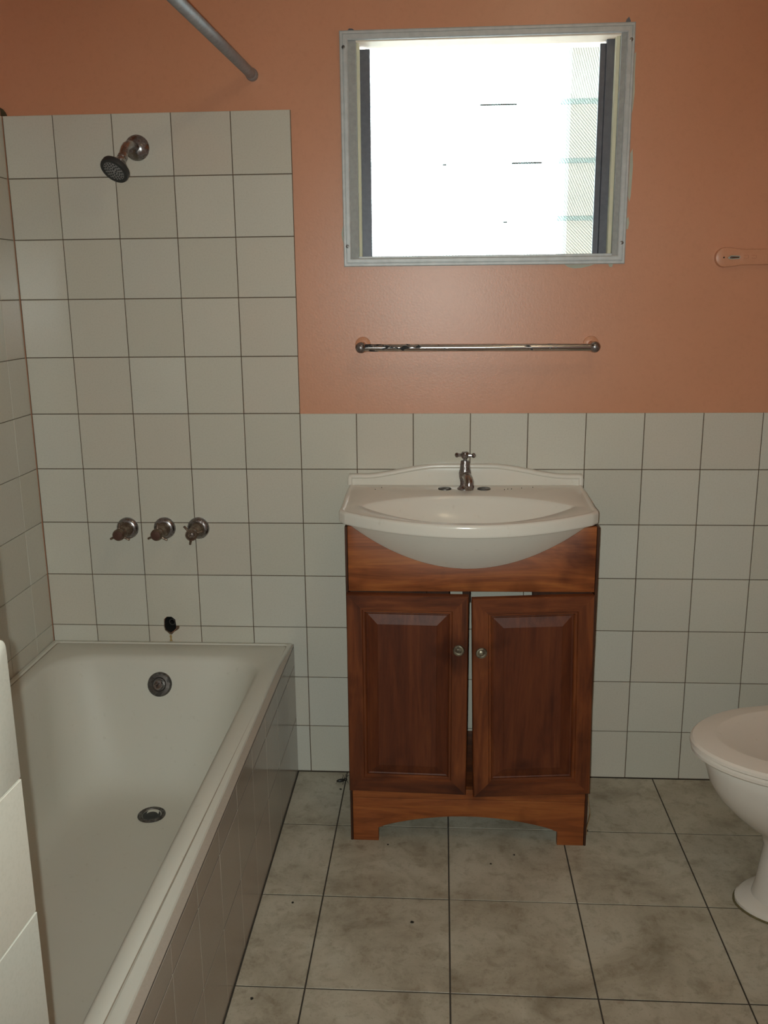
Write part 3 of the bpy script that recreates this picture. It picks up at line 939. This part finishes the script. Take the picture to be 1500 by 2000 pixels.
hc = hb + (hd + ad).normalized() * .013
bm = bmesh.new()
lathe(bm, hc, hd, [(-.004, .011), (.004, .0135), (.012, .020), (.022, .030), (.026, .0335)], 36)
obj('rose_shell', bm, M['chrome'], sh)
bm = bmesh.new()
lathe(bm, hc, hd, [(.0255, .0325), (.027, .0352), (.036, .0358), (.040, .0345), (.041, .0310), (.0405, .0268), (.038, .0262)], 40)
obj('rubber_rim', bm, M['rubber'], sh)
bm = bmesh.new(); lathe(bm, hc, hd, [(.030, .0264), (.0395, .0264), (.0400, .0255), (.0395, .0005)], 36)
sf = obj('spray_face', bm, M['face'], sh)
bm = bmesh.new()
a_, u_, w_ = frame_of(hd)
for rr, n in ((.0235, 18), (.0185, 14), (.0125, 10), (.0065, 5)):
    for k in range(n):
        t = 2 * pi * (k + .3) / n
        lathe(bm, hc + hd * .0392 + u_ * rr * cos(t) + w_ * rr * sin(t), hd, [(0, .0021), (.0022, .0016)], 7)
nz = obj('spray_nozzles', bm, M['rubber'], sf); nz['kind'] = 'stuff'

# ------------------------------------------------------------------ three wall taps over the tub
def shower_tap(x, z, label, rot, capped):
    t = thing('shower_tap', label, 'tap', (x, 0, z), 'three taps over the bathtub')
    bm = bmesh.new(); lathe(bm, (x, 0, z), (0, -1, 0), [(-.001, .0305), (.004, .0305), (.008, .0285), (.0125, .0215), (.0125, .0185)], 30)
    obj('flange', bm, M['chrome_ok'], t)
    bm = bmesh.new(); lathe(bm, (x, -.004, z), (0, -1, 0), [(0, .0190), (.012, .0188), (.030, .0172), (.044, .0150), (.052, .0150), (.056, .0120), (.064, .0120)], 22)
    obj('sleeve', bm, M['brass'], t)
    bm = bmesh.new(); c = Vector((x, -.072, z))
    lathe(bm, c, (0, -1, 0), [(-.010, .0140), (-.006, .0160), (.004, .0164), (.010, .0156)] + ([(.013, .0135), (.0138, .0004)] if capped else [(.010, .0120), (.002, .0112), (.002, .0004)]), 22)
    for k in range(3):
        a = rot + 2 * pi * k / 3; d = Vector((cos(a), .12, sin(a)))
        tube(bm, [c + d * .010, c + d * .020, c + d * .0285], [.0042, .0034, .0030], 8)
        lathe(bm, c + d * .0275, d, [(0, .0030), (.002, .0033), (.0035, .0020)], 8)
    h = obj('handle', bm, M['brass'], t)
    bm = bmesh.new()
    if capped:
        lathe(bm, c, (0, -1, 0), [(.0128, .0130), (.0148, .0124), (.0156, .008), (.0158, .0004)], 20); obj('cap', bm, M['cap'], h)
    else:
        lathe(bm, c, (0, -1, 0), [(.002, .0062), (.0075, .0058), (.0085, .0035), (.0070, .0020), (.0070, .0004)], 14); obj('handle_screw', bm, M['chrome'], h)
M['cap'] = m_plain('reddish_brown_cap', (.115, .060, .045), .4, .3)
shower_tap(-.4942, .7388, 'left of the three tarnished wall taps above the bathtub, with cap', R(88), True)
shower_tap(-.3893, .7394, 'middle of the three tarnished wall taps above the bathtub, with cap', R(86), True)
shower_tap(-.2937, .7399, 'right of the three wall taps above the bathtub, its handle cap missing', R(135), False)

# ------------------------------------------------------------------ towel rail
tr_ = thing('towel_rail', 'straight chrome towel rail with flaking black spots below the window', 'towel rail', (.468, 0, 1.2335))
yb_ = -.060; zb = 1.2335
k = NT('flaking_chrome_bar')
na = k.noise(k.pos(scale=(1, 2.2, 2.2)), 34, 5, .6)
gx = k.n('ShaderNodeSeparateXYZ'); k.l(k.pos(), gx.inputs[0])
mr = k.n('ShaderNodeMapRange'); mr.inputs['From Min'].default_value = .20; mr.inputs['From Max'].default_value = .42; mr.inputs['To Min'].default_value = .105; mr.inputs['To Max'].default_value = -.02
k.l(gx.outputs[0], mr.inputs['Value'])
ad_ = k.n('ShaderNodeMath', operation='SUBTRACT'); k.l(na, ad_.inputs[0]); k.l(mr.outputs[0], ad_.inputs[1])
fk = k.ramp(ad_.outputs[0], [(.355, (1, 1, 1)), (.375, (0, 0, 0))])
k.set(k.mix((.52, .50, .49), (.02, .02, .022), fk), k.mix((.17,) * 3, (.8,) * 3, fk), k.mix((1,) * 3, (0,) * 3, fk))
M['bar'] = k.m
bm = bmesh.new(); lathe(bm, (.176, yb_, zb + .0005), (1, 0, -.004), [(0, .0095), (.586, .0095)], 24); obj('bar', bm, M['bar'], tr_)
for x, s in ((.1725, -1), (.7645, 1)):
    z = zb - (.001 if s > 0 else -.001)
    bm = bmesh.new(); bmesh.ops.create_uvsphere(bm, u_segments=22, v_segments=14, radius=.0142)
    bmesh.ops.translate(bm, verts=bm.verts, vec=(x, yb_, z)); e = obj('end_knob', bm, M['chrome_ok'], tr_)
    bm = bmesh.new(); lathe(bm, (x, .004, z + .004), (0, -1, 0), [(0, .0205), (.0035, .0200), (.0055, .0165), (.007, .0085), (.058, .0075)], 24)
    obj('post', bm, [M['paint_post']] if 'paint_post' in M else M['paint'], tr_)

# ------------------------------------------------------------------ painted rail on the right
hr = thing('wall_rail', 'flat rail painted over in orange, chrome showing through, at right edge', 'rail', (1.19, 0, 1.449))
hzc = 1.4485
def capsule(x0, x1, z, r_end, r_mid, n=14):
    pts = []
    L = r_end * 1.9
    for i in range(n + 1):
        a = pi / 2 + pi * i / n; pts.append((x0 + r_end * cos(a), z + r_end * sin(a)))
    low = [(x0 + L * t, z - (r_end + (r_mid - r_end) * (3 * t * t - 2 * t ** 3))) for t in (.3, .5, .7, 1)]
    lowr = [(x1 - L * t, z - (r_end + (r_mid - r_end) * (3 * t * t - 2 * t ** 3))) for t in (1, .7, .5, .3)]
    pts += low + lowr
    for i in range(n + 1):
        a = -pi / 2 + pi * i / n; pts.append((x1 + r_end * cos(a), z + r_end * sin(a)))
    pts += [(p[0], 2 * z - p[1]) for p in lowr[::-1]] + [(p[0], 2 * z - p[1]) for p in low[::-1]]
    return pts
slot = [(1.0930, 1.4470), (1.0985, 1.4440), (1.120, 1.4450), (1.1215, 1.4475), (1.1215, 1.4505), (1.1, 1.4515)][::1]
bm = plate(bmesh.new(), capsule(1.0870, 1.30, hzc, .0245, .0195), [slot], .016, org=(0, -.010, 0), bev=.0035)
obj('rail_plate', bm, M['paint'], hr, 40)
bm = bmesh.new(); plate(bm, [(1.0945, 1.4472), (1.0985, 1.4446), (1.1195, 1.4455), (1.1205, 1.4500), (1.1000, 1.4510)], [], .004, org=(0, -.0072, 0), bev=.0006)
obj('bare_chrome', bm, M['chrome'], hr)
bm = bmesh.new()
ringp = [(p[0], -.0098, p[1]) for p in slot]; ringp.append(ringp[0])
tube(bm, ringp, .0011, 6); obj('paint_edge', bm, M['putty'], hr)
bm = bmesh.new(); lathe(bm, (1.0825, -.0096, 1.4480), (0, -1, 0), [(0, .0022), (.0008, .0020)], 10); obj('screw_hole', bm, M['dark'], hr)
for x in (1.137, 1.156):
    bm = bmesh.new(); box(bm, x - .006, x + .006, -.0118, -.008, 1.4445, 1.4525, bev=.0012); obj('rail_boss', bm, M['paint'], hr)

# ------------------------------------------------------------------ shower curtain rod
rod = thing('curtain_rod', 'grey metal shower curtain rod running from the back wall over the tub edge', 'rod', (-.0925, 0, 1.8995))
r0 = Vector((-.0925, .0055, 1.8995)); r1 = Vector((-.1410, -1.638, 1.8995)); rd = (r1 - r0).normalized()
bm = bmesh.new(); lathe(bm, r0 + rd * .006, rd, [(0, .0125), ((r1 - r0).length - .012, .0125)], 24); obj('rod_tube', bm, M['rod'], rod)
for p, d in ((r0, rd), (r1, -rd)):
    bm = bmesh.new(); lathe(bm, p, d, [(0, .0150), (.004, .0155), (.014, .0150), (.018, .0130)], 20); obj('end_cup', bm, M['rod'], rod)

# ------------------------------------------------------------------ toilet
CYT = -.548
toi = thing('toilet', 'white ceramic toilet with closed pinkish lid against the right wall', 'toilet', (1.30, CYT, 0))
def egg(front, back, hw, z, n=48, ex=1.85, cx=None):
    cx = cx if cx is not None else front + hw * 1.36
    pts = []
    for k in range(n):
        a = 2 * pi * k / n
        c, s = cos(a), sin(a)
        e = 2 / (ex if c < 0 else 2.6)
        rx = (cx - front) if c < 0 else (back - cx)
        pts.append(Vector((cx + math.copysign(abs(c) ** e, c) * rx, CYT + math.copysign(abs(s) ** e, s) * hw, z)))
    return pts
bm = bmesh.new()
loft(bm, [egg(1.058, 1.50, .098, 0.0), egg(1.058, 1.50, .098, .010), egg(1.066, 1.495, .092, .016), egg(1.094, 1.48, .084, .022), egg(1.101, 1.47, .078, .05), egg(1.108, 1.46, .074, .11),
          egg(1.112, 1.46, .078, .150), egg(1.100, 1.46, .092, .182), egg(1.066, 1.46, .112, .206), egg(1.034, 1.465, .132, .234), egg(1.0, 1.47, .150, .270), egg(.980, 1.475, .162, .306), egg(.970, 1.48, .170, .340), egg(.966, 1.485, .174, .366), egg(.970, 1.485, .170, .3735), egg(.99, 1.47, .15, .3745)],
     close_last=True, close_first=True)
obj('pan', bm, M['toilet'], toi, 50)
bm = bmesh.new(); box(bm, 1.40, 1.655, CYT - .10, CYT + .10, .15, .372, bev=.02, seg=3); obj('pan_back', bm, M['toilet'], toi)
def slab(f, b, hw, z0, z1, r=.004):
    return [egg(f + r, b, hw - r, z0), egg(f, b, hw, z0 + r), egg(f, b, hw, z1 - r), egg(f + r, b, hw - r, z1)]
bm = bmesh.new(); loft(bm, slab(.936, 1.40, .183, .3752, .3895), close_last=True, close_first=True); obj('seat', bm, M['seat'], toi, 40)
bm = bmesh.new()
loft(bm, [egg(.938, 1.40, .181, .3912), egg(.932, 1.40, .187, .395), egg(.933, 1.40, .186, .4015), egg(.938, 1.395, .181, .4060), egg(.985, 1.385, .142, .4130), egg(.990, 1.38, .137, .4128), egg(1.0, 1.37, .129, .4105)], close_last=True, close_first=True)
obj('lid', bm, M['seat'], toi, 20)
for s in (-1, 1):
    bm = bmesh.new(); lathe(bm, (1.405, CYT + s * .075, .376), (0, 0, 1), [(0, .014), (.03, .014), (.034, .010)], 16); obj('hinge', bm, M['seat'], toi)
bm = bmesh.new(); box(bm, 1.47, 1.652, CYT - .19, CYT + .19, .372, .74, bev=.025, seg=3); obj('cistern', bm, M['toilet'], toi)
bm = bmesh.new(); box(bm, 1.462, 1.654, CYT - .198, CYT + .198, .741, .775, bev=.012, seg=3); cl = obj('cistern_lid', bm, M['toilet'], toi)
bm = bmesh.new(); lathe(bm, (1.555, CYT, .775), (0, 0, 1), [(0, .022), (.004, .022), (.006, .018)], 20); obj('flush_button', bm, M['chrome_ok'], cl)
# dirty sealant round the foot
bm = bmesh.new()
o_ = egg(1.054, 1.504, .102, 0.0); i_ = egg(1.060, 1.498, .096, .0045)
loft(bm, [o_, [p + Vector((0, 0, .002)) for p in o_], i_], close_last=False); obj('foot_sealant', bm, M['stain2'] if 'stain2' in M else m_plain('mossy_sealant', (.13, .11, .05), .9, var=.6, scale=80), toi)

# ------------------------------------------------------------------ dead insect beside the cabinet
ins = thing('dead_insect', 'small dark dead insect on the floor left of the cabinet', 'insect', (.094, -.052, 0))
def blob(bm, c, r, rot=0):
    bmesh.ops.create_uvsphere(bm, u_segments=12, v_segments=8, radius=1, matrix=Matrix.Translation(Vector(c)) @ Matrix.Rotation(rot, 4, 'Z') @ Matrix.Diagonal((*r, 1)))
bm = bmesh.new(); blob(bm, (.094, -.058, .0055), (.013, .0055, .005), .35); blob(bm, (.1075, -.053, .006), (.005, .0045, .0045), .3)
obj('insect_body', bm, M['insect'], ins, 60)
for k, (a, b, c) in enumerate([((.098, -.054, .007), (.101, -.046, .016), (.097, -.040, .014)), ((.103, -.054, .007), (.107, -.045, .017), (.106, -.037, .016)), ((.106, -.052, .006), (.113, -.045, .014), (.117, -.038, .012)),
                               ((.092, -.060, .005), (.087, -.066, .007), (.080, -.069, .001)), ((.100, -.058, .004), (.103, -.066, .006), (.101, -.073, .001)), ((.107, -.055, .006), (.114, -.060, .004), (.117, -.066, .001))]):
    bm = bmesh.new(); tube(bm, [a, b, c], [.0010, .0008, .0005], 6); obj('leg', bm, M['insect'], ins)
# crumbs of dirt on the floor
for x, y, r, where in ((.0975, -.098, .0035, 'just in front of the dead insect'), (.318, -.655, .004, 'on the tile in front of the left cabinet foot'), (.247, -.36, .0026, 'beside the left foot of the cabinet'),
                       (.505, -.43, .0028, 'before the middle of the cabinet arch'), (.565, -.39, .0026, 'between the cabinet feet, toward the right'), (.04, -.60, .003, 'on the narrow tile by the tub skirt, farther one'),
                       (.005, -.90, .0035, 'on the narrow tile by the tub skirt, nearest the camera'), (.762, -.275, .004, 'against the right side of the cabinet, below the peeling veneer')):
    bm = bmesh.new(); bmesh.ops.create_icosphere(bm, subdivisions=1, radius=r)
    for v in bm.verts: v.co = Vector((v.co.x * random.uniform(.7, 1.4) + x, v.co.y * random.uniform(.7, 1.3) + y, max(0, v.co.z * .6 + r * .4)))
    o = obj('dirt_crumb', bm, M['insect'], None, 0, loc=(x, y, 0))
    tag(o, 'dark crumb ' + where, 'dirt', 'dirt crumbs on the floor')

# ------------------------------------------------------------------ ceiling lamp, out of view
lamp = thing('ceiling_lamp', 'opal glass globe lamp on a white base under the ceiling', 'lamp', (LAMP.x, LAMP.y, ZC))
bm = bmesh.new(); lathe(bm, (LAMP.x, LAMP.y, ZC), (0, 0, -1), [(0, .06), (.02, .058), (.035, .045), (.06, .035), (.075, .035)], 24); obj('lamp_base', bm, M['ceiling'], lamp)
bm = bmesh.new(); bmesh.ops.create_uvsphere(bm, u_segments=24, v_segments=16, radius=.078); bmesh.ops.translate(bm, verts=bm.verts, vec=(LAMP.x, LAMP.y, ZC - .148))
gl_ = obj('lamp_globe', bm, M['bulb'], lamp, 60)
